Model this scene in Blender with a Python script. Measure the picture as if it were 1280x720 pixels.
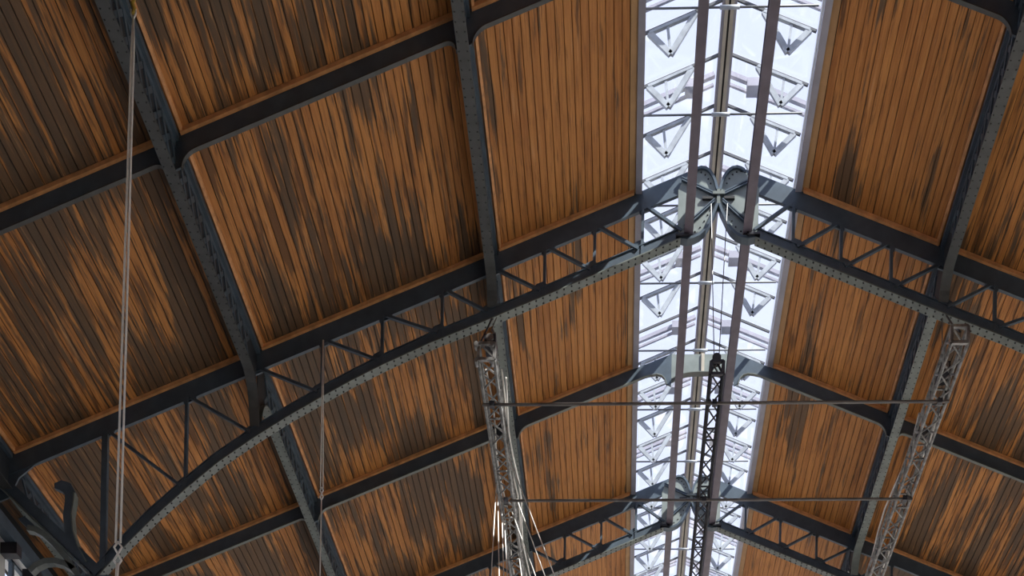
import bpy, math, random
from mathutils import Vector, Matrix
random.seed(7)
SC = bpy.context.scene
for o in list(bpy.data.objects): bpy.data.objects.remove(o, do_unlink=True)
COL = SC.collection
# ------------------------------------------------------------------ camera
F, CX, CY, YAW, ROLL = 1600., 712.06, 1617.53, -.03828, .01902
CAM = Vector((-.9811, 0., 1.6))
cd = bpy.data.cameras.new('camera'); cam = bpy.data.objects.new('camera', cd); COL.objects.link(cam)
cd.sensor_width = 36; cd.lens = F / 1280 * 36
cd.shift_x = (640 - CX) / 1280; cd.shift_y = (CY - 360) / 1280      # the frame is the upper part of a wide upright view
cd.clip_end = 500
_R = Vector((math.cos(YAW), -math.sin(YAW), 0)); _U = Vector((0, 0, 1)); _Fw = Vector((math.sin(YAW), math.cos(YAW), 0))
_cr, _sr = math.cos(ROLL), math.sin(ROLL)
_rx = _cr * _R + _sr * _U; _up = -_sr * _R + _cr * _U
cam.matrix_world = Matrix(((_rx.x, _up.x, -_Fw.x, CAM.x), (_rx.y, _up.y, -_Fw.y, CAM.y), (_rx.z, _up.z, -_Fw.z, CAM.z), (0, 0, 0, 1)))
SC.camera = cam
# ------------------------------------------------------------------ sky, sun, exposure
W = bpy.data.worlds.new('sky'); SC.world = W; W.use_nodes = True
W.node_tree.nodes['Background'].inputs[0].default_value = (.77, .80, 1.0, 1)
W.node_tree.nodes['Background'].inputs[1].default_value = 1.15
sd = bpy.data.lights.new('sun', 'SUN'); sun = bpy.data.objects.new('sun', sd); COL.objects.link(sun)
sd.energy = 12.0; sd.angle = .009; sd.color = (1, .94, .84)
SUN_DIR = Vector((.60, -.30, .74)).normalized()
sun.rotation_euler = SUN_DIR.to_track_quat('Z', 'Y').to_euler()
SC.view_settings.view_transform = 'Standard'; SC.view_settings.look = 'None'
SC.view_settings.gamma = 1; SC.view_settings.use_curve_mapping = False
SC.view_settings.exposure = 0.25
# ------------------------------------------------------------------ materials
def nodes(name):
    m = bpy.data.materials.new(name); m.use_nodes = True
    return m, m.node_tree.nodes, m.node_tree.links, m.node_tree.nodes['Principled BSDF']
def paint(name, col, rough=.5, var=.25, scale=6., metal=0., bump=.0):
    m, n, l, b = nodes(name)
    tc = n.new('ShaderNodeNewGeometry'); no = n.new('ShaderNodeTexNoise'); no.inputs['Scale'].default_value = scale
    no.inputs['Detail'].default_value = 5
    l.new(tc.outputs['Position'], no.inputs['Vector'])
    r = n.new('ShaderNodeValToRGB')
    r.color_ramp.elements[0].position = .3; r.color_ramp.elements[1].position = .7
    r.color_ramp.elements[0].color = (*[c * (1 - var) for c in col], 1)
    r.color_ramp.elements[1].color = (*[min(1, c * (1 + var)) for c in col], 1)
    l.new(no.outputs['Fac'], r.inputs['Fac']); l.new(r.outputs['Color'], b.inputs['Base Color'])
    b.inputs['Roughness'].default_value = rough; b.inputs['Metallic'].default_value = metal
    if bump:
        bp = n.new('ShaderNodeBump'); bp.inputs['Strength'].default_value = bump
        l.new(no.outputs['Fac'], bp.inputs['Height']); l.new(bp.outputs['Normal'], b.inputs['Normal'])
    return m
def wood(name, weather=True):
    m, n, l, b = nodes(name)
    def math_(op, a, c=None, v=None):
        k = n.new('ShaderNodeMath'); k.operation = op
        for i, x in enumerate((a, c)):
            if x is None: continue
            if isinstance(x, (int, float)): k.inputs[i].default_value = x
            else: l.new(x, k.inputs[i])
        return k.outputs[0]
    def comb(x, y, z):
        k = n.new('ShaderNodeCombineXYZ')
        for i, v in enumerate((x, y, z)):
            if isinstance(v, (int, float)): k.inputs[i].default_value = v
            else: l.new(v, k.inputs[i])
        return k.outputs[0]
    def noise(vec, scale, det, rough=.55):
        k = n.new('ShaderNodeTexNoise'); k.inputs['Scale'].default_value = scale; k.inputs['Detail'].default_value = det
        k.inputs['Roughness'].default_value = rough; l.new(vec, k.inputs['Vector']); return k.outputs['Fac']
    def ramp(f, a, c):
        k = n.new('ShaderNodeMapRange'); k.inputs['From Min'].default_value = a; k.inputs['From Max'].default_value = c
        k.interpolation_type = 'SMOOTHSTEP'; l.new(f, k.inputs['Value']); return k.outputs['Result']
    def mix(f, A, B):
        k = n.new('ShaderNodeMix'); k.data_type = 'RGBA'
        l.new(f, k.inputs[0])
        for i, v in ((6, A), (7, B)):
            if isinstance(v, tuple): k.inputs[i].default_value = (*v, 1)
            else: l.new(v, k.inputs[i])
        return k.outputs[2]
    g = n.new('ShaderNodeNewGeometry'); s = n.new('ShaderNodeSeparateXYZ'); l.new(g.outputs['Position'], s.inputs[0])
    X, Y = s.outputs[0], s.outputs[1]
    ax = math_('ABSOLUTE', X)
    idx = math_('FLOOR', math_('DIVIDE', math_('SUBTRACT', ax, PX0), PDX))
    bay = math_('FLOOR', math_('DIVIDE', math_('SUBTRACT', Y, 1.0), 3.0))
    wn = n.new('ShaderNodeTexWhiteNoise'); wn.noise_dimensions = '3D'
    l.new(comb(idx, bay, math_('SIGN', X)), wn.inputs['Vector'])
    rnd = wn.outputs['Value']
    yo = math_('ADD', Y, math_('MULTIPLY', rnd, 9.0))
    grain = noise(comb(math_('MULTIPLY', X, 42.), math_('MULTIPLY', yo, 1.3), math_('MULTIPLY', rnd, 4)), 1.0, 6, .62)
    streak = noise(comb(math_('MULTIPLY', X, 13.), math_('MULTIPLY', yo, .75), math_('MULTIPLY', rnd, 7)), 1.0, 5, .6)
    col = mix(ramp(grain, .33, .68), WOOD[1], WOOD[0])
    tone = mix(rnd, WOOD[2], WOOD[0])
    k = n.new('ShaderNodeMix'); k.data_type = 'RGBA'; k.inputs[0].default_value = .45
    l.new(col, k.inputs[6]); l.new(tone, k.inputs[7]); col = k.outputs[2]
    if weather:
        far = ramp(ax, 1.9, 4.2)
        col = mix(math_('MULTIPLY', ramp(math_('ADD', streak, math_('MULTIPLY', far, .085)), .57, .68), .8), col, WOOD[3])
        fine = noise(comb(math_('MULTIPLY', X, 55.), math_('MULTIPLY', yo, 2.6), 0.), 1.0, 4, .6)
        col = mix(math_('MULTIPLY', ramp(fine, .54, .70), .62), col, (.15, .052, .018))
        patch = noise(comb(math_('MULTIPLY', X, 2.3), math_('MULTIPLY', Y, .33), 3.), 1.0, 3, .5)
        edge = noise(comb(math_('MULTIPLY', X, 17.), math_('MULTIPLY', yo, .55), math_('MULTIPLY', rnd, 5.)), 1.0, 5, .65)
        mixed = math_('ADD', math_('ADD', math_('MULTIPLY', patch, .85), math_('MULTIPLY', edge, .45)), math_('MULTIPLY', math_('SUBTRACT', fine, .5), .18))
        pm = ramp(math_('ADD', mixed, math_('MULTIPLY', far, .115)), .725, .785)
        col = mix(math_('MULTIPLY', pm, .88), col, WOOD[4])
        pale = noise(comb(math_('MULTIPLY', X, 24.), math_('MULTIPLY', yo, .9), 11.), 1.0, 4, .6)
        col = mix(math_('MULTIPLY', ramp(pale, .60, .72), .55), col, (.66, .34, .14))
    l.new(col, b.inputs['Base Color']); b.inputs['Roughness'].default_value = .62
    b.inputs['Specular IOR Level'].default_value = .3
    bp = n.new('ShaderNodeBump'); bp.inputs['Strength'].default_value = .12; bp.inputs['Distance'].default_value = .01
    l.new(grain, bp.inputs['Height']); l.new(bp.outputs['Normal'], b.inputs['Normal'])
    return m
def glass(name, col, gloss=.06):
    m = bpy.data.materials.new(name); m.use_nodes = True; n, l = m.node_tree.nodes, m.node_tree.links
    n.clear(); o = n.new('ShaderNodeOutputMaterial'); t = n.new('ShaderNodeBsdfTransparent'); t.inputs[0].default_value = (*col, 1)
    g = n.new('ShaderNodeBsdfGlossy'); g.inputs['Roughness'].default_value = .03
    x = n.new('ShaderNodeMixShader'); x.inputs[0].default_value = gloss
    l.new(t.outputs[0], x.inputs[1]); l.new(g.outputs[0], x.inputs[2]); l.new(x.outputs[0], o.inputs[0])
    return m
PW = .095                                   # plank pitch along the slope
SLOPE = .40796; ANG = math.atan(SLOPE); PDX = PW * math.cos(ANG); PX0 = 1.115
WOOD = [(.60, .256, .068), (.33, .117, .027), (.40, .148, .034), (.080, .036, .014), (.082, .054, .032)]
M = {
 'iron': paint('iron_paint', (.060, .086, .112), .5, .22, 5),
 'flange': paint('flange_paint', (.14, .16, .145), .5, .2, 7),
 'dull': paint('dull_flange_paint', (.058, .060, .058), .55, .2, 7),  # darker flange tone for the near purlins and near rib
 'plate': paint('plate_paint', (.20, .23, .215), .5, .15, 5),
 'runner': paint('runner_paint', (.13, .105, .135), .5, .2, 5),
 'wood': wood('stained_planks'),
 'web': paint('web_paint', (.016, .020, .025), .6, .3, 12),
 'trim': paint('moulding_wood', (.66, .31, .12), .6, .25, 9),
 'edge': paint('edge_board_wood', (.48, .27, .11), .6, .15, 4),
 'white': paint('white_paint', (.74, .76, .78), .45, .06, 3),
 'greyw': paint('grey_frame_paint', (.33, .32, .37), .5, .12, 3),
 'bars': paint('glazing_bar_paint', (.10, .105, .115), .5, .1, 3),
 'bracket': paint('bracket_paint', (.36, .39, .42), .5, .2, 9),
 'ridge': paint('ridge_paint', (.46, .41, .33), .6, .15, 4),
 'dark': paint('dark_gap', (.03, .03, .03), .8, .1, 4),
 'alu': paint('aluminium', (.25, .245, .235), .4, .5, 14, .5),
 'black': paint('black_steel', (.025, .024, .032), .45, .2, 8),
 'pipe': paint('pipe_steel', (.13, .115, .105), .45, .2, 8),
 'cable': paint('steel_cable', (.82, .79, .73), .5, .08, 20),
 'yellow': paint('yellow_hook', (.55, .38, .06), .45, .15, 20),
 'plaster': paint('wall_plaster', (.62, .60, .56), .8, .08, 1.2),
 'floor': paint('floor_stone', (.52, .49, .44), .6, .1, .7),
 'pane': glass('glass_clear', (.93, .96, 1.0)),
}
# ------------------------------------------------------------------ mesh helpers
class MB:
    def __init__(s): s.v = []; s.f = []
    def add(s, vs, fs):
        k = len(s.v); s.v += [tuple(v) for v in vs]; s.f += [tuple(i + k for i in f) for f in fs]
    def box(s, x0, x1, y0, y1, z0, z1):
        s.add([(x, y, z) for z in (z0, z1) for y in (y0, y1) for x in (x0, x1)],
              [(0, 2, 3, 1), (4, 5, 7, 6), (0, 1, 5, 4), (2, 6, 7, 3), (0, 4, 6, 2), (1, 3, 7, 5)])
    def bar(s, p, q, w, h, up=(0, 1, 0)):
        """square bar p..q, w across, h along the 'up' hint"""
        p, q = Vector(p), Vector(q); d = (q - p).normalized(); a = d.cross(Vector(up)).normalized(); b = a.cross(d)
        vs = [c + a * (w / 2 * i) + b * (h / 2 * j) for c in (p, q) for i, j in ((-1, -1), (1, -1), (1, 1), (-1, 1))]
        s.add(vs, [(0, 3, 2, 1), (4, 5, 6, 7)] + [(i, (i + 1) % 4, 4 + (i + 1) % 4, 4 + i) for i in range(4)])
    def tube(s, pts, r, n=8):
        pts = [Vector(p) for p in pts]; k0 = len(s.v); ref = None
        for i, p in enumerate(pts):
            d = (pts[min(i + 1, len(pts) - 1)] - pts[max(i - 1, 0)]).normalized()
            if ref is None: ref = d.orthogonal().normalized()
            a = (ref - d * ref.dot(d)).normalized(); ref = a; b = d.cross(a)
            for j in range(n):
                t = 2 * math.pi * j / n; s.v.append(tuple(p + a * math.cos(t) * r + b * math.sin(t) * r))
        for i in range(len(pts) - 1):
            for j in range(n):
                s.f.append((k0 + i * n + j, k0 + i * n + (j + 1) % n, k0 + (i + 1) * n + (j + 1) % n, k0 + (i + 1) * n + j))
        s.f.append(tuple(k0 + j for j in reversed(range(n)))); s.f.append(tuple(k0 + (len(pts) - 1) * n + j for j in range(n)))
    def prism(s, poly, y0, y1):
        """polygon in XZ pushed from y0 to y1"""
        n = len(poly); ar = sum(poly[i][0] * poly[(i + 1) % n][1] - poly[(i + 1) % n][0] * poly[i][1] for i in range(n))
        if ar < 0: poly = poly[::-1]
        s.add([(x, y0, z) for x, z in poly] + [(x, y1, z) for x, z in poly],
              [tuple(range(n)), tuple(range(2 * n - 1, n - 1, -1))] + [(i, n + i, n + (i + 1) % n, (i + 1) % n) for i in range(n)])
    def strip(s, path, t0, t1, y0, y1):
        """ribbon along an XZ path: from offset t0 to t1 along its left normal, y0..y1 deep (quads only)"""
        n = len(path); k = len(s.v)
        for i, p in enumerate(path):
            a = path[max(i - 1, 0)]; b = path[min(i + 1, n - 1)]
            dx, dz = b[0] - a[0], b[1] - a[1]; L = math.hypot(dx, dz); nx, nz = -dz / L, dx / L
            for t, y in ((t0, y0), (t1, y0), (t1, y1), (t0, y1)): s.v.append((p[0] + nx * t, y, p[1] + nz * t))
        for i in range(n - 1):
            for j in range(4):
                s.f.append((k + i * 4 + j, k + (i + 1) * 4 + j, k + (i + 1) * 4 + (j + 1) % 4, k + i * 4 + (j + 1) % 4))
        s.f.append((k, k + 1, k + 2, k + 3)); e = k + (n - 1) * 4; s.f.append((e + 3, e + 2, e + 1, e))
    def dome(s, c, nrm, r):
        c = Vector(c); nrm = Vector(nrm).normalized(); a = nrm.orthogonal().normalized(); b = nrm.cross(a); k = len(s.v)
        for j in range(6):
            t = j * math.pi / 3; s.v.append(tuple(c + a * math.cos(t) * r + b * math.sin(t) * r))
        for j in range(6):
            t = j * math.pi / 3; s.v.append(tuple(c + (a * math.cos(t) + b * math.sin(t)) * r * .6 + nrm * r * .7))
        for j in range(6): s.f.append((k + j, k + (j + 1) % 6, k + 6 + (j + 1) % 6, k + 6 + j))
        s.f.append(tuple(k + 6 + j for j in range(6)))
    def mesh(s, name, mat, smooth=False):
        me = bpy.data.meshes.new(name); me.from_pydata(s.v, [], s.f)
        me.materials.append(M[mat]); me.update()
        import bmesh
        bm = bmesh.new(); bm.from_mesh(me); bmesh.ops.recalc_face_normals(bm, faces=bm.faces); bm.to_mesh(me); bm.free()
        if smooth:
            for p in me.polygons: p.use_smooth = len(p.vertices) == 4
        return me
    def build(s, name, mat, parent=None, smooth=False):
        return link(name, s.mesh(name, mat, smooth), parent)
def link(name, me, parent=None, loc=None, rot=None):
    o = bpy.data.objects.new(name, me); COL.objects.link(o)
    if parent: o.parent = parent
    if loc: o.location = loc
    if rot: o.rotation_euler = rot
    return o
def empty(name, loc=(0, 0, 0)):
    o = bpy.data.objects.new(name, None); COL.objects.link(o); o.location = loc; o.empty_display_size = .2; return o
def tag(o, label=None, cat=None, group=None, kind=None):
    if label: o['label'] = label
    if cat: o['category'] = cat
    if group: o['group'] = group
    if kind: o['kind'] = kind
    return o
def at(px, py, Y):
    """pixel of the photograph -> (x, z) in the cross-section at depth Y"""
    x, y = px - CX, py - CY; x, y = _cr * x + _sr * y, -_sr * x + _cr * y
    c, s = math.cos(YAW), math.sin(YAW); dx = x / F * c + s; dy = -x / F * s + c; t = Y / dy
    return (CAM.x + dx * t, CAM.z - y / F * t)
ZT = 14.1487 + CAM.z                        # underside of the boarding at the ridge line
def zt(x): return ZT - SLOPE * abs(x)
YT = {k: 16 + (k - 1) * 3.0 for k in range(-6, 10)}      # odd: latticed trusses, even: plain ribs
XA, XB, XC_ = 5.774, 2.796, 8.93
WALLX = 9.45
Y_NEAR, Y_FAR = -5., 40.
SKY0, SKY1 = 9.2, 31.0                      # the glazed lantern
CURB = 1.0
# ------------------------------------------------------------------ setting: floor, walls
f = MB(); f.box(-60, 60, -30, 90, -.2, 0)
tag(f.build('floor', 'floor'), 'pale stone floor of the hall', 'floor', kind='structure')
WZ0, WZ1 = 1.2, 9.2
def side_wall(sx, name, wins, cwins, lab):
    w = MB(); a, b = sorted((sx * WALLX, sx * (WALLX + .35))); top = zt(WALLX) - .02
    for ww, zl, z0, z1, zh in ((wins, 0, WZ0, WZ1, WZ1 + .6), (cwins, WZ1 + .6, WZ1 + .6, top - .22, top)):
        ys = [Y_NEAR] + [v for p in ww for v in p] + [Y_FAR]
        for i in range(0, len(ys), 2): w.box(a, b, ys[i], ys[i + 1], zl, zh)
        for y0, y1 in ww:
            if z0 > zl: w.box(a, b, y0, y1, zl, z0)
            w.box(a, b, y0, y1, z1, zh)
    o = w.build(name, 'plaster'); tag(o, lab, 'wall', kind='structure'); return o, top
wins = [(YT[k] + .45, YT[k] + 2.55) for k in range(-3, 9)]  # tall lower windows, out of view, added to light the hall
cwins = [(YT[k] + .98, YT[k] + 2.02) for k in range(-3, 9)]
wn = 2
for sx, nm, lab in ((-1, 'wall_left', 'white plaster side wall with clerestory windows under the left eave'),
                    (1, 'wall_right', 'white plaster side wall along the right side of the hall')):
    wall, top = side_wall(sx, nm, wins, cwins, lab)
    for (y0, y1) in wins:
        e = empty('window_%d' % wn, (sx * (WALLX + .17), (y0 + y1) / 2, WZ0)); wn += 1
        tag(e, 'tall unseen window added to light the hall, with upper clerestory light, in the %s wall' % ('left' if sx < 0 else 'right'), 'window', 'side wall windows', 'structure')
        for hw, z0, z1, nx, nz in ((1.05, 0, WZ1 - WZ0, 3, 6), (.52, WZ1 + .6 - WZ0, top - .22 - WZ0, 2, 1)):
            fr = MB()
            for i in range(nx + 1):
                y = -hw + 2 * hw * i / nx; fr.box(-.03, .03, y - .03, y + .03, z0, z1)
            for i in range(nz + 1):
                z = z0 + (z1 - z0) * i / nz; fr.box(-.03, .03, -hw, hw, z - .03, z + .03)
            fr.build('frame', 'iron', e)
            p = MB(); p.box(-.004, .004, -hw, hw, z0, z1); p.build('pane', 'pane', e)
for y, nm, lab in ((Y_NEAR, 'wall_front', 'plaster gable wall behind the viewer'), (Y_FAR, 'wall_back', 'plaster gable wall at the far end')):
    w = MB()
    X = WALLX + .35
    if nm == 'wall_front':
        w.prism([(-X, 0), (X, 0), (X, zt(X)), (0, zt(0) + .9), (-X, zt(X))], y - .3, y)
    else:
        for i in range(-3, 4):
            x = i * 2.7; w.box(x - .3, x + .3, y, y + .3, 0, zt(x) + .02)
        w.box(-X, X, y, y + .3, 0, 1.0)
        w.prism([(-X, zt(X) - .9), (0, zt(0) - .9), (X, zt(X) - .9), (X, zt(X) + .4), (0, zt(0) + .9), (-X, zt(X) + .4)], y, y + .3)
    tag(w.build(nm, 'plaster'), lab, 'wall', kind='structure')
# ------------------------------------------------------------------ ceiling: boarding in bays
PT = .05                                    # boarding lies this far above the rib tops
def slope_slab(w, sx, x0, x1, y0, y1, d0, d1):
    w.prism([(sx * x0, zt(x0) + d0), (sx * x1, zt(x1) + d0), (sx * x1, zt(x1) + d1), (sx * x0, zt(x0) + d1)], y0, y1)
_pm = {}
def plank_mesh(L, w=PW - .007, t=.02):
    k = (round(L, 3), w)
    if k not in _pm:
        m = MB(); c = .004
        m.prism([(-w / 2 + c, 0), (w / 2 - c, 0), (w / 2, c), (w / 2, t), (-w / 2, t), (-w / 2, c)], -L / 2, L / 2)
        _pm[k] = m.mesh('plank', 'wood')
    return _pm[k]
NP = int((WALLX - PX0) / PDX)
def bay_ceiling(k, sx, single):
    y0, y1 = YT[k], YT[k + 1]
    w = MB(); slope_slab(w, sx, CURB + .02, WALLX + .5, y0, y1, PT + .022, PT + .10)
    side = 'left' if sx < 0 else 'right'
    o = w.build('ceiling', 'dark')
    tag(o, 'plank boarded %s roof slope %s' % (side, BAYLAB[k]), 'ceiling', kind='structure')
    stuff = MB(); L = y1 - y0 - .012; yc = (y0 + y1) / 2
    for i in range(NP):
        x = PX0 + (i + .5) * PDX; jz = random.uniform(-.003, .003)
        lim = single(x)
        if lim:
            link('plank', plank_mesh(L), o, (sx * x, yc, zt(x) + PT + jz), (0, sx * ANG, 0))
        else:
            wv = PW - .007; h = wv / 2 * math.cos(ANG)
            stuff.prism([(sx * (x - h), zt(x - h) + PT + jz), (sx * (x + h), zt(x + h) + PT + jz),
                         (sx * (x + h), zt(x + h) + PT + jz + .02), (sx * (x - h), zt(x - h) + PT + jz + .02)], y0 + .006, y1 - .006)
    if stuff.v: tag(stuff.build('planks', 'wood', o), kind='stuff')
    e = MB(); x0, x1 = CURB + .015, PX0 - .004
    slope_slab(e, sx, x0, x1, y0 + .004, y1 - .004, PT - .01, PT + .02); e.build('edge_board', 'edge', o)
    # mouldings framing each field
    xs = [(CURB + .05, XB - .075), (XB + .075, XA - .075), (XA + .075, XC_ - .075), (XC_ + .075, WALLX)]
    for a, b in xs:
        for ya, yb in ((y0 + .02, y0 + .06), (y1 - .06, y1 - .02)):
            mm = MB(); slope_slab(mm, sx, a, b, ya, yb, .0, PT - .002); mm.build('moulding', 'trim', o)
        for xa, xb in ((a, a + .025), (b - .025, b)):
            if xa < 1.1 or xb > 9.2: continue
            mm = MB(); slope_slab(mm, sx, xa, xb, y0 + .06, y1 - .06, .01, PT - .002); mm.build('moulding', 'trim', o)
    return o
BAYLAB = {-1: 'in the bay nearest the viewer', 0: 'just in front of the large latticed truss', 1: 'just behind the large latticed truss',
          2: 'in front of the far latticed truss', 3: 'behind the far latticed truss', 4: 'at the far end of the view'}
for k in range(-1, 5):
    for sx in (-1, 1):
        if k <= 2: fn = (lambda x, s=sx, kk=k: x < (9.6 if s < 0 else (6.6 if kk > 0 else 5.4)))
        else: fn = lambda x: False
        bay_ceiling(k, sx, fn)
for (y0, y1, nm) in ((Y_NEAR - .3, YT[-1], 'before'), (YT[5], Y_FAR + .3, 'beyond')):
    for sx in (-1, 1):
        w = MB(); slope_slab(w, sx, CURB, WALLX + .5, y0, y1, PT, PT + .1)
        tag(w.build('ceiling', 'wood'), 'plain boarded %s roof slope %s the detailed bays' % ('left' if sx < 0 else 'right', nm), 'ceiling', kind='structure')
for y0, y1, nm in ((Y_NEAR - .3, SKY0, 'near'), (SKY1, Y_FAR + .3, 'far')):
    w = MB()
    for sx in (-1, 1): slope_slab(w, sx, 0, CURB + .08, y0, y1, PT + .02, PT + .14)
    w.prism([(-1.05, zt(1.05)), (1.05, zt(1.05)), (1.05, zt(1.05) + .6), (0, zt(0) + .85), (-1.05, zt(1.05) + .6)], *((y1 - .05, y1) if nm == 'near' else (y0, y0 + .05)))
    tag(w.build('ceiling', 'wood'), 'boarded ridge closing the %s end of the glass lantern' % nm, 'ceiling', kind='structure')
# ------------------------------------------------------------------ glazed lantern along the ridge
GZ = 14.72 + CAM.z; GS = .42
def zg(x): return GZ - GS * abs(x)
sky = empty('window_1', (0, SKY0, zt(CURB)))
tag(sky, 'long glazed ridge lantern with white triangular brackets between the two wooden slopes', 'skylight', kind='structure')
off = Vector(sky.location)
def sk(mb, name, mat, smooth=False):
    mb.v = [(x, y - off.y, z - off.z) for x, y, z in mb.v]; return mb.build(name, mat, sky, smooth)
for sx in (-1, 1):
    b = MB(); x0, x1 = sorted((sx * (CURB - .05), sx * (CURB + .03))); b.box(x0, x1, SKY0, SKY1, zt(CURB) + .0, zt(CURB) + .07); sk(b, 'curb_board', 'greyw')
    b = MB(); x0, x1 = sorted((sx * (CURB + .01), sx * (CURB + .018))); b.box(x0, x1, SKY0, SKY1, zt(CURB) + .07, zg(.98) - .02); sk(b, 'side_pane', 'pane')
    b = MB(); x0, x1 = sorted((sx * .995, sx * 1.04)); b.box(x0, x1, SKY0, SKY1, zg(.98) - .03, zg(.98) + .03); sk(b, 'eaves_bar', 'white')
for x0, x1, mt, z0 in ((-.085, -.055, 'greyw', .0), (-.052, -.012, 'ridge', -.03), (-.012, .012, 'dark', -.005), (.012, .052, 'ridge', -.03), (.055, .085, 'greyw', .0)):
    b = MB(); b.box(x0, x1, SKY0, SKY1, GZ - .06 + z0, GZ + .03); sk(b, 'ridge_bar', mt)
BARS = [14.54 + i * .645 for i in range(-8, 26)]
bm_ = {}
for sx in (-1, 1):
    m = MB(); m.bar((sx * .05, 0, zg(.05)), (sx * .98, 0, zg(.98)), .03, .022, (0, 1, 0)); bm_['b', sx] = m.mesh('glazing_bar', 'bars')
    m = MB(); m.bar((sx * .06, 0, zg(.06) + .028), (sx * 1.0, 0, zg(1.0) + .028), .006, .632, (0, 1, 0)); bm_['p', sx] = m.mesh('pane', 'pane')
    # triangular bracket hanging below a bar: two raking strips, a top strip and a centre strip
    m = MB(); P = (sx * .905, zg(.905) - .02); Q = (sx * .66, 14.075 + CAM.z); R_ = (sx * .385, zg(.385) - .02); T_ = (sx * .70, zg(.70) - .02)
    def st(a, b, w, d): m.bar((a[0], 0, a[1]), (b[0], 0, b[1]), w, d, (0, 1, 0))
    st(P, Q, .062, .035); st(Q, R_, .062, .035); st(P, R_, .03, .04); st(T_, Q, .03, .02)
    bm_['t', sx] = m.mesh('triangle_bracket', 'bracket')
    m = MB(); m.bar((sx * .1, 0, zg(.1) + .22), (sx * 1.1, 0, zg(1.1) + .22), .05, .05); m.bar((sx * .1, .13, zg(.1) + .22), (sx * 1.1, .13, zg(1.1) + .22), .03, .03)
    m.box(*sorted((sx * .3, sx * .45)), -.06, .1, zg(.37) + .14, zg(.37) + .24); bm_['w', sx] = m.mesh('outside_rail', 'greyw')
tr = MB(); tr.tube([(-.96, 0, 0), (.96, 0, 0)], .012, 6); trm = tr.mesh('tie_rod', 'bars', True)
sleeve = MB(); sleeve.tube([(-.13, 0, 0), (.09, 0, 0)], .02, 8); slm = sleeve.mesh('tie_sleeve', 'bracket', True)
for i, y in enumerate(BARS):
    if not SKY0 < y < SKY1: continue
    for sx in (-1, 1):
        link('glazing_bar', bm_['b', sx], sky, (0, y - off.y, -off.z))
        if y + .645 < SKY1: link('pane', bm_['p', sx], sky, (0, y + .3225 - off.y, -off.z))
        if min(abs(y - YT[k]) for k in range(-1, 6)) > .12: link('triangle_bracket', bm_['t', sx], sky, (0, y - off.y, -off.z))
        if i % 2 == 1: link('outside_rail', bm_['w', sx], sky, (0, y + .47 - off.y, -off.z))
    if i % 2 == 0:
        yr = y - .30; t = link('tie_rod', trm, sky, (0, yr - off.y, 14.30 + CAM.z - off.z)); link('tie_sleeve', slm, t)
# ------------------------------------------------------------------ main latticed trusses
BOT = [(-7.78, 8.917), (-7.641, 9.08), (-7.378, 9.373), (-7.025, 9.727), (-6.622, 10.08), (-6.218, 10.412), (-5.764, 10.722), (-5.361, 10.972),
       (-4.958, 11.201), (-4.556, 11.42), (-4.154, 11.62), (-3.552, 11.89), (-2.94, 12.13), (-2.551, 12.29), (-1.953, 12.535), (-1.486, 12.73), (-.981, 12.94), (-.467, 13.155)]
BOT = [(x, z + CAM.z) for x, z in BOT]
def zb(x):
    x = -abs(x)
    for (a, za), (b, zb_) in zip(BOT, BOT[1:]):
        if a <= x <= b: return za + (zb_ - za) * (x - a) / (b - a)
    return BOT[-1][1] if x > BOT[-1][0] else BOT[0][1]
POSTS = [.935, 1.53, 2.151, 3.43, 4.181, 4.935, 6.654, 7.693]
NODES = [.40, .935, 1.53, 2.151, XB, 3.43, 4.181, 4.935, XA, 6.654, 7.693]
TCD = .215                                    # top chord depth
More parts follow.
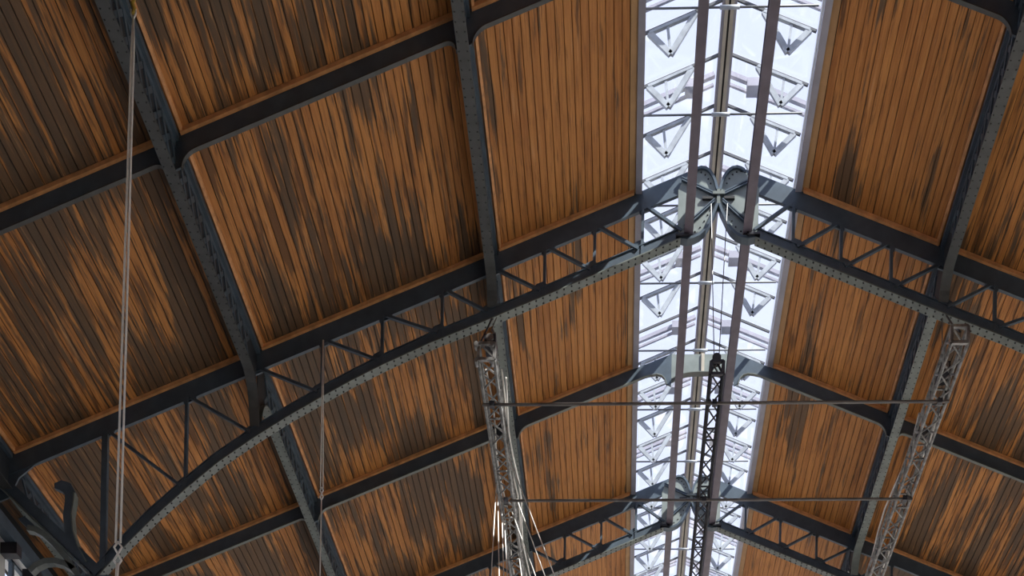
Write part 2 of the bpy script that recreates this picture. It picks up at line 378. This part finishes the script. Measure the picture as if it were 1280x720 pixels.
def make_truss(Y, label):
    t = tag(empty('roof_truss', (0, Y, 0)), label, 'truss', 'latticed roof trusses')
    for sx in (-1, 1):
        path = [(-sx * x if sx > 0 else x, z) for x, z in BOT]
        up = 1 if sx < 0 else -1
        tc = MB(); tc.prism([(sx * .25, zt(.25) - TCD), (sx * 9.3, zt(9.3) - TCD), (sx * 9.3, zt(9.3) + PT - .004), (sx * .25, zt(.25) + PT - .03)], -.012, .012)
        c = tc.build('top_chord', 'iron', t)
        fl = MB(); fl.prism([(sx * .25, zt(.25) - TCD - .014), (sx * 9.3, zt(9.3) - TCD - .014), (sx * 9.3, zt(9.3) - TCD), (sx * .25, zt(.25) - TCD)], -.022, .022); fl.build('flange', 'iron', c)
        w = MB(); w.strip(path, 0, up * .125, -.02, .02)
        bc = w.build('bottom_chord', 'iron', t)
        w = MB(); w.strip(path, up * -.014, 0, -.065, .065); w.build('flange', 'flange', bc)
        w = MB(); w.strip(path, up * .125, up * .135, -.035, .035); w.build('upper_angle', 'iron', bc)
        # rivets along the underside of the flange
        rv = MB()
        for (a, za), (b, zb_) in zip(path, path[1:]):
            L = math.hypot(b - a, zb_ - za); n = max(1, int(L / .09)); nx, nz = (zb_ - za) / L, -(b - a) / L
            if nz > 0: nx, nz = -nx, -nz
            for i in range(n):
                u = (i + .5) / n
                for y in (-.04, .04): rv.dome((a + (b - a) * u + nx * .014, y, za + (zb_ - za) * u + nz * .014), (nx, 0, nz), .013)
        tag(rv.build('rivets', 'dark', bc), kind='stuff')
        for x in POSTS:
            p = MB(); wd = .075 if x > 7 else .036
            p.box(sx * x - wd / 2, sx * x + wd / 2, -.03, .03, zb(x) + .02, zt(x) - TCD + .03); p.build('post', 'iron', t)
        for a, b in zip(NODES[1:], NODES[:-1]):        # braces fall towards the ridge
            a2 = a - .06; p = MB()
            p.bar((sx * a2, -.02, zt(a2) - TCD - .01), (sx * (b + .05), -.02, zb(b + .05) + .11), .034, .04); p.build('diagonal', 'iron', t)
            g = MB(); q = [(b + .22, zb(b + .22) + .11), (b - .06, zb(b - .06) + .11), (b + .0, zb(b) + .22), (b + .1, zb(b + .1) + .22)]
            g.prism([(sx * x, z) for x, z in q], -.012, .012); g.build('node_plate', 'iron', t)
            g = MB(); q = [(a - .15, zt(a - .15) - TCD), (a + .05, zt(a + .05) - TCD), (a + .03, zt(a + .03) - TCD - .045), (a - .09, zt(a - .09) - TCD - .045)]
            g.prism([(sx * x, z) for x, z in q], -.012, .012); g.build('node_plate', 'iron', t)
        # bracing strut from the column up to the eave and the curled bracket on it
        s = MB(); c0, c1 = (sx * 7.74, 9.03 + CAM.z), (sx * 9.08, 10.27 + CAM.z)
        s.bar((c0[0], 0, c0[1]), (c1[0], 0, c1[1]), .13, .08); ks = s.build('eave_strut', 'iron', t)
        s = MB(); s.bar((c0[0] - sx * -.05, 0, c0[1] - .09), (c1[0], 0, c1[1] - .11), .014, .16); s.build('flange', 'flange', ks)
        for arc in (((39, 716), (46, 709), (58, 703.5), (70, 703), (83, 706.5), (93, 713), (101, 723)), ((36, 662), (46, 664), (57, 670), (70, 682), (84, 699), (93, 713))):
            s = MB(); q = [at(u, v, 16.) for u, v in arc]; q = [(sx * abs(x), z) for x, z in q]
            s.strip(q, -.035, .035, -.05, .05); s.build('arched_rib', 'flange', ks)
        s = MB(); q = [at(u, v, 16.) for u, v in ((24, 650), (36, 662), (44, 658), (32, 647))]; s.prism([(sx * abs(x), z) for x, z in q], -.03, .03); s.build('link_plate', 'iron', ks)
        h = MB(); hp = [(7.95, 9.15), (8.06, 9.34), (8.135, 9.56), (8.155, 9.76), (8.13, 9.93), (8.125, 10.03), (8.17, 10.105), (8.25, 10.135), (8.33, 10.13)]
        wd = [.02, .045, .055, .058, .06, .07, .075, .065, .03]
        L_, R2 = [], []
        for i, (x, z) in enumerate(hp):
            a = hp[max(i - 1, 0)]; b = hp[min(i + 1, len(hp) - 1)]; dx, dz = b[0] - a[0], b[1] - a[1]; q = math.hypot(dx, dz)
            L_.append((sx * (x - dz / q * wd[i]), z + dx / q * wd[i] + CAM.z)); R2.append((sx * (x + dz / q * wd[i]), z - dx / q * wd[i] + CAM.z))
        k = len(h.v)
        for i in range(len(hp)):
            for pnt, y in ((L_[i], -.03), (R2[i], -.03), (R2[i], .03), (L_[i], .03)): h.v.append((pnt[0], y, pnt[1]))
        for i in range(len(hp) - 1):
            for j in range(4): h.f.append((k + i * 4 + j, k + i * 4 + (j + 1) % 4, k + (i + 1) * 4 + (j + 1) % 4, k + (i + 1) * 4 + j))
        h.f.append((3, 2, 1, 0)); e = k + (len(hp) - 1) * 4; h.f.append((e, e + 1, e + 2, e + 3))
        hb = h.build('curled_bracket', 'iron', t)
        s = MB(); s.strip([(sx * (x - .06), z + CAM.z) for x, z in hp[:6]], -.008, .008, -.06, .06); s.build('flange', 'flange', hb)
        s = MB(); s.prism([(sx * 8.4, zt(8.4) - TCD), (sx * 8.6, zt(8.6) - TCD - .02), (sx * 8.8, zt(8.8) - TCD - .10), (sx * 8.92, zt(8.92) - TCD - .30), (sx * 9.05, zt(9.05) - TCD - .30), (sx * 9.05, zt(9.05) - TCD)], -.012, .012); s.build('corner_plate', 'iron', t)
    # butterfly plates at the ridge
    G = (0.0, 13.666 + CAM.z)
    for sx in (-1, 1):
        up_ = [(.015, .09), (.045, .20), (.075, .265), (.115, .32), (.165, .355), (.22, .365), (.27, .35), (.31, .325)]
        lo_ = [(.46, -.50), (.38, -.515), (.30, -.50), (.23, -.465), (.165, -.405), (.115, -.32), (.075, -.235), (.04, -.165), (.015, -.09)]
        poly = [(sx * x, G[1] + z) for x, z in up_ + [(.44, .245), (.50, .10), (.50, -.36)] + lo_]
        g = MB(); g.prism(poly, -.03, .0); gp = g.build('ridge_plate', 'plate', t)
        for seg in (up_, lo_):
            r = MB(); pth = [(sx * x, G[1] + z) for x, z in seg]; r.strip(pth, -.016, .016, -.06, .05); r.build('rim', 'iron', gp)
        for (x0, z0, x1, z1) in ((.05, .045, .46, .245), (.05, .02, .46, .215), (.05, -.03, .42, -.36), (.05, -.06, .42, -.40)):
            r = MB(); r.bar((sx * x0, -.045, G[1] + z0), (sx * x1, -.045, G[1] + z1), .014, .035); r.build('rib', 'iron', gp)
        r = MB(); r.box(*sorted((sx * .07, sx * .20)), -.06, -.03, G[1] - .03, G[1] + .0); r.build('clip', 'dark', gp)
        rv = MB()
        for seg, ins in ((up_, .05), (lo_, .05)):
            for (x, z) in seg: rv.dome((sx * (x + .055), -.03, G[1] + z * .9), (0, -1, 0), .012)
        tag(rv.build('rivets', 'dark', gp), kind='stuff')
        r = MB(); r.box(*sorted((sx * .36, sx * .52)), -.09, .05, 13.165 + CAM.z, 13.19 + CAM.z); r.build('shadow_plate', 'black', t)  # black plate standing in for the shadow where the runner lands
    hub = MB(); hub.box(-.075, .075, -.07, -.02, G[1] + .02, G[1] + .055); hub.box(-.02, .02, -.06, .03, G[1] - .09, G[1] + .09); hub.build('hub', 'flange', t)
    return t
make_truss(YT[1], 'large near latticed roof truss with butterfly plates at the ridge')
make_truss(YT[3], 'smaller-looking far latticed roof truss at the bottom of the skylight')
# ------------------------------------------------------------------ plain ribs between the trusses
def make_rib(Y, label):
    t = tag(empty('roof_rib', (0, Y, 0)), label, 'rib', 'plain roof ribs')
    D = .18
    for sx in (-1, 1):
        # underside line: haunches drop to the purlins
        xs = []
        def hn(xp, side):
            r = .14; o = []
            for i in range(7):
                u = i / 6 * math.pi / 2; dx = .075 + r - r * math.sin(u); dz = r * (1 - math.cos(u))
                o.append((xp + side * dx, zt(xp + side * dx) - D - dz))
            return o
        rr = [(.52, 13.50), (.55, 13.585), (.60, 13.635), (.67, 13.655), (.75, 13.645)]
        low = [(x, z + CAM.z) for x, z in rr] + [(.85, zt(.85) - D)]
        for xp in (XB, XA, XC_):
            low += hn(xp, -1) + hn(xp, 1)[::-1]
        low += [(9.4, zt(9.4) - D)]
        topz = [(x, zt(x) + PT - .004) for x in (9.4, XC_, XA, XB, 1.0)] + [(.92, zt(.92) - .01), (.46, zt(.46) - .02)]
        w = MB(); k = 0
        # ruled quads between the underside line and the top line
        def top_at(x): return zt(x) + PT - .004 if x > .98 else zt(x) - .01
        pts = [(.46, 13.47 + CAM.z)] + low
        for y in (-.012, .012):
            for x, z in pts: w.v += [(sx * x, y, z), (sx * x, y, top_at(x))]
        n = len(pts)
        for i in range(n - 1):
            for o_ in (0, 2 * n): w.f.append((o_ + 2 * i, o_ + 2 * i + 2, o_ + 2 * i + 3, o_ + 2 * i + 1))
            w.f.append((2 * i, 2 * i + 2, 2 * n + 2 * i + 2, 2 * n + 2 * i)); w.f.append((2 * i + 1, 2 * i + 3, 2 * n + 2 * i + 3, 2 * n + 2 * i + 1))
        wb = w.build('web', 'iron', t)
        segs = [[(x, z + CAM.z) for x, z in rr] + [(.85, zt(.85) - D), (1.2, zt(1.2) - D)] + hn(XB, -1)]
        segs += [hn(XB, 1)[::-1] + hn(XA, -1), hn(XA, 1)[::-1] + hn(XC_, -1)]
        for s in segs:
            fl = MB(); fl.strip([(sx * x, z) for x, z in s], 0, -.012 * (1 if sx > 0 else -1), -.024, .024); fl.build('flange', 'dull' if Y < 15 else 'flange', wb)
    c = MB(); n = 12; w = []
    for i in range(n + 1):
        x = -.46 + .92 * i / n; u = abs(x) / .46; lo = 13.665 + CAM.z - .10 * u ** 3 ; w.append((x, lo))
    for y in (-.012, .012):
        for x, z in w: c.v += [(x, y, z), (x, y, zt(.46) - .02)]
    m = n + 1
    for i in range(n):
        for o_ in (0, 2 * m): c.f.append((o_ + 2 * i, o_ + 2 * i + 2, o_ + 2 * i + 3, o_ + 2 * i + 1))
        c.f.append((2 * i, 2 * i + 2, 2 * m + 2 * i + 2, 2 * m + 2 * i)); c.f.append((2 * i + 1, 2 * i + 3, 2 * m + 2 * i + 3, 2 * m + 2 * i + 1))
    cp = c.build('ridge_plate', 'plate', t)
    s = MB(); s.strip(w, 0, -.012, -.05, .05); s.build('rim', 'flange', cp)
    s = MB(); s.box(-.022, .022, -.03, 0, 13.665 + CAM.z, zt(.46) - .02); s.build('splice_plate', 'ridge', cp)
    return t
make_rib(YT[0], 'plain dark iron rib crossing the top of the picture')
make_rib(YT[2], 'plain dark iron rib between the two latticed trusses')
make_rib(YT[4], 'plain iron rib beyond the far latticed truss')
# ------------------------------------------------------------------ purlins (latticed girders along the hall)
PD = .42
def make_purlin(sx, xp, k0, k1, label):
    ya, yb = YT[k0] + .03, YT[k1] - .03; t = tag(empty('purlin', (sx * xp, (ya + yb) / 2, zt(xp))), label, 'purlin', 'latticed purlins along the hall')
    L = (yb - ya) / 2; zend = zb(xp) + .15 - zt(xp) if xp < 8 else -PD
    H = .36
    # underside line in (y, z)
    pth = [(-L, zend)]
    if zend < -PD:
        for i in range(1, 9):
            u = i / 8 * math.pi / 2; pth.append((-L + .03 + H * (1 - math.cos(u)), zend + (-PD - zend) * math.sin(u)))
    else: pth.append((-L + H, -PD))
    pth += [(-y, z) for y, z in pth[::-1]]
    fw = .062
    fl = MB()
    for y, z in pth:
        pass
    n = len(pth)
    for i, (y, z) in enumerate(pth):
        a = pth[max(i - 1, 0)]; b = pth[min(i + 1, n - 1)]; dy, dz = b[0] - a[0], b[1] - a[1]; q = math.hypot(dy, dz); ny, nz = -dz / q * .014, dy / q * .014
        fl.v += [(-fw, y, z), (fw, y, z), (fw, y + ny, z + nz), (-fw, y + ny, z + nz)]
    for i in range(n - 1):
        for j in range(4): fl.f.append((i * 4 + j, i * 4 + (j + 1) % 4, i * 4 + 4 + (j + 1) % 4, i * 4 + 4 + j))
    fl.f += [(3, 2, 1, 0), (4 * n - 4, 4 * n - 3, 4 * n - 2, 4 * n - 1)]
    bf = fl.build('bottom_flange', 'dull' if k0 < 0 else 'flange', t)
    rv = MB()
    for i in range(int((2 * L - .8) / .10)):
        y = -L + .4 + i * .10
        for x in (-.042, .042): rv.dome((x, y, -PD), (0, 0, -1), .009)
    tag(rv.build('rivets', 'dark', bf), kind='stuff')
    s = MB(); s.box(-.055, .055, -L, L, -.02, .045); s.build('top_flange', 'iron', t)
    w = MB()
    for y, z in pth: w.v += [(-.006, y, z + .01), (-.006, y, -.01), (.006, y, z + .01), (.006, y, -.01)]
    for i in range(n - 1):
        a, b = 4 * i, 4 * i + 4
        w.f += [(a, b, b + 1, a + 1), (a + 2, a + 3, b + 3, b + 2), (a, a + 2, b + 2, b), (a + 1, b + 1, b + 3, a + 3)]
    w.f += [(0, 1, 3, 2), (4 * n - 4, 4 * n - 2, 4 * n - 1, 4 * n - 3)]
    w.build('web', 'web', t)
    for side in (-1, 1):
        for z0, z1 in ((-PD + .012, -PD + .07), (-.08, -.02)):
            a = MB(); a.box(*sorted((side * .006, side * .018)), -L + H, L - H, z0, z1); a.build('angle', 'iron', t)
    if 'lat' not in _pm:
        m = MB(); m.bar((0, -.15, -PD + .04), (0, .15, -.05), .05, .030, (1, 0, 0)); _pm['lat'] = m.mesh('lattice_bar', 'iron')
        m = MB(); m.bar((0, .15, -PD + .04), (0, -.15, -.05), .05, .044, (1, 0, 0)); _pm['lat2'] = m.mesh('lattice_bar', 'iron')
    y = -L + .45
    while y < L - .4:
        link('lattice_bar', _pm['lat'], t, (0, y, 0)); link('lattice_bar', _pm['lat2'], t, (0, y, 0)); y += .25
    return t
PLAB = {(-1, 'A'): 'outer left purlin %s', (-1, 'B'): 'inner left purlin beside the skylight %s', (1, 'B'): 'inner right purlin beside the skylight %s',
        (1, 'A'): 'outer right purlin %s', (-1, 'C'): 'left eave purlin %s', (1, 'C'): 'right eave purlin %s'}
SPAN = {(-1, 1): 'ending at the near side of the large truss', (1, 3): 'between the large near truss and the far truss', (3, 5): 'behind the far truss'}
for sx in (-1, 1):
    for nm, xp in (('A', XA), ('B', XB), ('C', XC_)):
        for (a, b) in SPAN:
            make_purlin(sx, xp, a, b, 'iron ' + PLAB[(sx, nm)] % SPAN[(a, b)])
# ------------------------------------------------------------------ runner beams below the lantern
for sx in (-1, 1):
    x = sx * .363; zf = 13.205 + CAM.z
    t = tag(empty('runner_beam', (x, SKY0, zf)), 'dull purple iron runner beam under the %s half of the glass ridge' % ('left' if sx < 0 else 'right'), 'beam', 'runner beams under the skylight')
    Lr = SKY1 - SKY0
    s = MB(); s.box(-.055, .055, 0, Lr, 0, .016); s.build('bottom_flange', 'runner', t)
    s = MB(); s.box(-.008, .008, 0, Lr, .016, .27); s.build('web', 'runner', t)
    s = MB(); s.box(-.045, .045, 0, Lr, .27, .285); s.build('top_flange', 'runner', t)
# ------------------------------------------------------------------ cast columns carrying the trusses
for k, kl in ((1, 'large near'), (3, 'far')):
    for sx in (-1, 1):
        t = tag(empty('column', (sx * 7.75, YT[k], 0)), 'round cast iron column under the %s end of the %s truss' % ('left' if sx < 0 else 'right', kl), 'column', 'hall columns')
        H = BOT[0][1] - .12
        for nm, zz, r0 in (('base', [(0, .26), (.18, .26), (.25, .20), (.4, .17)], 0), ('shaft', [(.4, .15), (H - .6, .12)], 0), ('capital', [(H - .6, .12), (H - .45, .18), (H - .3, .14), (H - .12, .20), (H, .24)], 0)):
            m = MB(); n = 20
            for z, r in zz:
                for j in range(n): m.v.append((r * math.cos(2 * math.pi * j / n), r * math.sin(2 * math.pi * j / n), z))
            for i in range(len(zz) - 1):
                for j in range(n): m.f.append((i * n + j, i * n + (j + 1) % n, (i + 1) * n + (j + 1) % n, (i + 1) * n + j))
            m.f.append(tuple(range(n))[::-1]); m.f.append(tuple((len(zz) - 1) * n + j for j in range(n)))
            m.build(nm, 'iron', t, True)
        m = MB(); m.box(-.25, .25, -.2, .2, H, H + .10); m.build('cap_plate', 'iron', t)
# eave beam along the left wall with short dark beam ends
t = tag(empty('eave_beam', (-9.14, YT[-1], 9.72 + CAM.z)), 'grey eave beam with dark blocks along the left wall top', 'beam')
m = MB(); m.box(-.07, .07, 0, 24, 0, .18); m.build('beam', 'iron', t)
bl = MB(); bl.box(-.11, .11, -.07, .07, -.15, -.002); blm = bl.mesh('block', 'black')
for i in range(38): link('block', blm, t, (-.02, .35 + i * .62, 0))
# ------------------------------------------------------------------ suspended lighting trusses, pipes, cables
TZ = 11.25 + CAM.z
def box_truss(x, y0, y1, w, mat, label, name, r=.022, step=.26):
    t = tag(empty(name, (x, y0, TZ)), label, 'lighting truss', 'suspended lighting trusses'); L = y1 - y0; h = w / 2
    for sx in (-1, 1):
        for sz in (-1, 1):
            m = MB(); m.tube([(sx * h, 0, sz * h), (sx * h, L, sz * h)], r, 8); m.build('chord_tube', mat, t, True)
    for ax in range(2):
        for s in (-1, 1):
            m = MB(); y = 0; i = 0
            while y + step <= L:
                a, b = (-h, h) if i % 2 == 0 else (h, -h)
                p, q = ((a, y, s * h), (b, y + step, s * h)) if ax == 0 else ((s * h, y, a), (s * h, y + step, b))
                m.tube([p, q], r * .55, 5)
                if i % 4 == 0: m.tube([(-h, y, s * h), (h, y, s * h)] if ax == 0 else [(s * h, y, -h), (s * h, y, h)], r * .6, 5)
                y += step; i += 1
            tag(m.build('lacing', mat, t, True), kind='stuff')
    m = MB()
    for sx in (-1, 1): m.bar((sx * h, 0, -h), (sx * h, 0, h), r * 1.6, r * 1.6, (0, 1, 0))
    for sz in (-1, 1): m.bar((-h, 0, sz * h), (h, 0, sz * h), r * 1.6, r * 1.6, (0, 1, 0))
    m.build('end_frame', mat, t)
    return t
LT = box_truss(-2.775, 15.25, 27, .19, 'alu', 'aluminium lighting truss with pale cables hung below the left inner purlin', 'lighting_truss')
CT = box_truss(0.0, 15.55, 27, .15, 'black', 'black ladder-like lighting truss hung under the skylight ridge', 'lighting_truss', .02, .30)
RT = box_truss(2.775, 15.05, 27, .19, 'alu', 'aluminium lighting truss hung below the right inner purlin', 'lighting_truss')
def sling(p, pts, label, mat='black', r=.012):
    m = MB(); b = Vector(pts[0]); m.tube([Vector(q) - b for q in pts], r, 6); o = m.build('sling', mat, None, True); o.location = b
    return tag(o, label, 'sling', 'black slings carrying the lighting trusses')
sling(LT, [(-2.80, 15.95, zb(2.8) - .02), (-2.90, 15.75, TZ + .5), (-2.90, 15.62, TZ + .12)], 'black sling from the large truss to the left lighting truss end')
sling(RT, [(2.83, 15.95, zb(2.83) - .02), (2.84, 15.6, TZ + .5), (2.80, 15.15, TZ + .11)], 'black sling from the large truss to the right lighting truss end')
# chain hoist above the centre truss
t = tag(empty('chain_hoist', (0.0, 15.75, TZ + .10)), 'dark chain hoist holding the black truss under the ridge', 'hoist')
m = MB(); m.tube([(0, -.05, .14), (0, .05, .14)], .055, 12); m.build('pulley', 'black', t)
m = MB()
for s in (-1, 1): m.tube([(s * .03, 0, .17), (s * .10, .05, 2.1)], .006, 5)
m.build('chain', 'pipe', t)
m = MB()
for s in (-1, 1): m.tube([(0, 0, .12), (s * .06, -.02, -.01)], .014, 6)
m.build('hook_frame', 'black', t)
for x, y, dz, lab in ((-2.74, 15.42, .175, 'dark hoist motor on top of the near end of the left lighting truss'), (2.79, 15.95, .185, 'dark hoist motor on the right lighting truss beside the nearer pipe')):
    t = tag(empty('hoist_motor', (x, y, TZ + dz)), lab, 'hoist', 'hoist motors on the lighting trusses')
    m = MB(); m.box(-.07, .07, -.13, .13, -.045, .07); m.build('housing', 'black', t)
    m = MB(); m.tube([(0, -.16, .01), (0, -.13, .01)], .045, 12); m.tube([(0, .13, .01), (0, .16, .01)], .045, 12); m.build('end_cap', 'pipe', t, True)
    m = MB(); m.tube([(0, 0, .07), (0, .02, .16), (.03, .03, .19), (.01, .02, .23)], .014, 6); m.build('hook', 'pipe', t, True)
    m = MB(); m.tube([(0, .02, .22), (0, (16.0 - y) * .9, zb(abs(x)) - .03 - TZ - dz)], .007, 5); m.build('chain', 'pipe', t, True)
# clamps and fittings on the near end of the left truss
for i, (dx, dz, dy) in enumerate(((-.12, .06, .0), (-.12, -.10, .05), (.07, .06, .0), (.07, -.10, .05))):
    t = tag(empty('rigging_clamp', (-2.775 + dx, 15.24 + dy, TZ + dz)), 'pale rigging clamp on the near end of the left lighting truss, ' + ('upper left', 'lower left', 'upper right', 'lower right')[i], 'clamp', 'clamps on the left truss end')
    m = MB(); m.tube([(0, -.05, 0), (0, .05, 0)], .026, 10); m.build('coupler', 'alu', t, True)
    m = MB(); m.tube([(0, 0, 0), (.04 if dx < 0 else -.04, 0, .0)], .012, 6); m.build('bolt', 'alu', t, True)
def pipe(y, x0, x1, label):
    z = TZ - .13
    t = tag(empty('scaffold_pipe', (x0, y, z)), label, 'pipe', 'pipes across the lighting trusses')
    m = MB(); m.tube([(0, 0, 0), (x1 - x0, 0, 0)], .018, 10); m.build('tube', 'pipe', t, True)
    for xc in (-2.775, 0, 2.775):
        m = MB(); m.box(xc - x0 - .03, xc - x0 + .03, -.03, .03, -.028, .034); m.build('clamp', 'black', t)
pipe(15.98, -2.90, 2.89, 'thin dark pipe crossing below all three lighting trusses, nearer one')
pipe(17.92, -2.72, 2.88, 'thin dark pipe crossing below all three lighting trusses, farther one')
def cable(name, pts, r, label, cat='cable', group=None, mat='cable'):
    m = MB(); b = Vector(pts[-1]); m.tube([Vector(p) - b for p in pts], r, 6); o = m.build(name, mat, None, True); o.location = b
    return tag(o, label, cat, group)
# power cables dropping from the left lighting truss
drops = [((621, 597), (614, 719)), ((622, 610), (624, 719)), ((627, 628), (629.5, 719)), ((630, 640), (634, 719)),
         ((640, 640), (669, 719)), ((646, 624), (681, 719)), ((636, 572), (693, 719)), ((648, 690), (652, 719))]
names = ['leftmost', 'second', 'third', 'fourth', 'third slanting', 'second slanting', 'longest slanting', 'short inner']
for ((a, b), (c, d)), nm in zip(drops, names):
    Yc = (TZ - CAM.z - .05) * F / (CY - b)
    p = at(a, b, Yc); q = at(c, d, Yc); k = (p[1] - .03) / (p[1] - q[1]); e = (p[0] + (q[0] - p[0]) * k, .03)
    cable('hanging_cable', [(p[0], Yc, p[1]), (e[0], Yc, e[1])], .0075, nm + ' pale cable dropping from the left lighting truss', group='cables dropping from the left truss')
m0 = []
for i, (dx, dz) in enumerate(((-.06, .136), (.11, .136), (.165, .05))):
    pts = [(-2.775 + dx + .03 * math.sin(j * 1.3 + i), 15.75 + j * .5, TZ + dz + .012 * math.cos(j * 2.1 + i)) for j in range(22)]
    cable('power_cable', pts, .012, ('pale power cable lying along the left lighting truss, left one', 'pale power cable lying along the left lighting truss, middle one', 'pale power cable lying along the left lighting truss, right one')[i], group='cables along the left truss')
for i, (dx, dz) in enumerate(((-.11, .136), (.115, .136))):
    pts = [(2.775 + dx + .03 * math.sin(j * 1.1 + i), 16.6 + j * .5, TZ + dz + .012 * math.cos(j * 1.7 + i)) for j in range(20)]
    cable('power_cable', pts, .014, ('pale power cable lying along the right lighting truss, outer one', 'pale power cable lying along the right lighting truss, inner one')[i], group='cables along the right truss')
# long hanging wire from the outer left purlin
Yw = 11.45; p0 = at(166.5, 24, Yw); p1 = at(147.5, 684, Yw); p2 = at(146, 719, Yw)
t = tag(empty('hanging_wire', (p0[0], Yw, .4)), 'long pale double wire hanging from a yellow hook at the far left', 'wire')
zoff = .4
def rel(x, z, dy=0): return (x - p0[0], dy, z - zoff)
for s in (-1, 1):
    m = MB(); m.tube([rel(p0[0], p0[1] + .02), rel(p0[0] + s * .011, p0[1] - .25), rel(p1[0] + s * .022, p1[1] + .04)], .0105, 6); m.build('strand', 'cable', t, True)
m = MB()
for s in (-1, 1): m.tube([rel(p0[0], p0[1] + .0), rel(p0[0] + s * .022, p0[1] + .05), rel(p0[0] + s * .022, p0[1] + .09)], .009, 6)
m.build('shackle', 'cable', t, True)
zc = zt(XA) - PD
m = MB(); m.tube([rel(p0[0], p0[1] + .05), rel(p0[0] + .012, p0[1] + .09), rel(p0[0] - .012, p0[1] + .14), rel(p0[0] + .012, p0[1] + .19), rel(-XA + .05, max(zc, p0[1] + .22))], .018, 8); m.build('hook', 'yellow', t, True)
m = MB()
for s in (-1, 1): m.tube([rel(p1[0], p1[1] + .05), rel(p1[0] + s * .035, p1[1] - .0), rel(p1[0], p1[1] - .06), rel(p1[0] - s * .035, p1[1] - .12), rel(p1[0], p1[1] - .17)], .010, 6)
m.build('turnbuckle', 'cable', t, True)
m = MB(); m.tube([rel(p1[0], p1[1] - .15), rel(p2[0], p2[1]), rel(p2[0] - .1, .42)], .016, 6); m.build('lower_rope', 'cable', t, True)
# thin wire from the large truss
Y2 = 15.9; a = at(404, 425, Y2); b = at(402, 617, Y2); c = at(400, 719, Y2)
t = tag(empty('hanging_wire', (a[0], Y2, .4)), 'thin pale wire hanging from the left half of the large truss', 'wire')
def rel2(x, z): return (x - a[0], 0, z - .4)
for s in (-1, 1):
    m = MB(); m.tube([rel2(a[0] + s * .004, a[1]), rel2(b[0] + s * .016, b[1] + .03)], .006, 5); m.build('strand', 'cable', t, True)
m = MB()
for s in (-1, 1): m.tube([rel2(b[0], b[1] + .08), rel2(b[0] + s * .02, b[1] + .04), rel2(b[0], b[1]), rel2(b[0] - s * .02, b[1] - .04), rel2(b[0], b[1] - .08)], .009, 6)
m.build('shackle', 'cable', t, True)
m = MB(); m.tube([rel2(b[0], b[1] - .07), rel2(c[0], c[1]), rel2(c[0] - .03, .42)], .009, 6); m.build('lower_strand', 'cable', t, True)
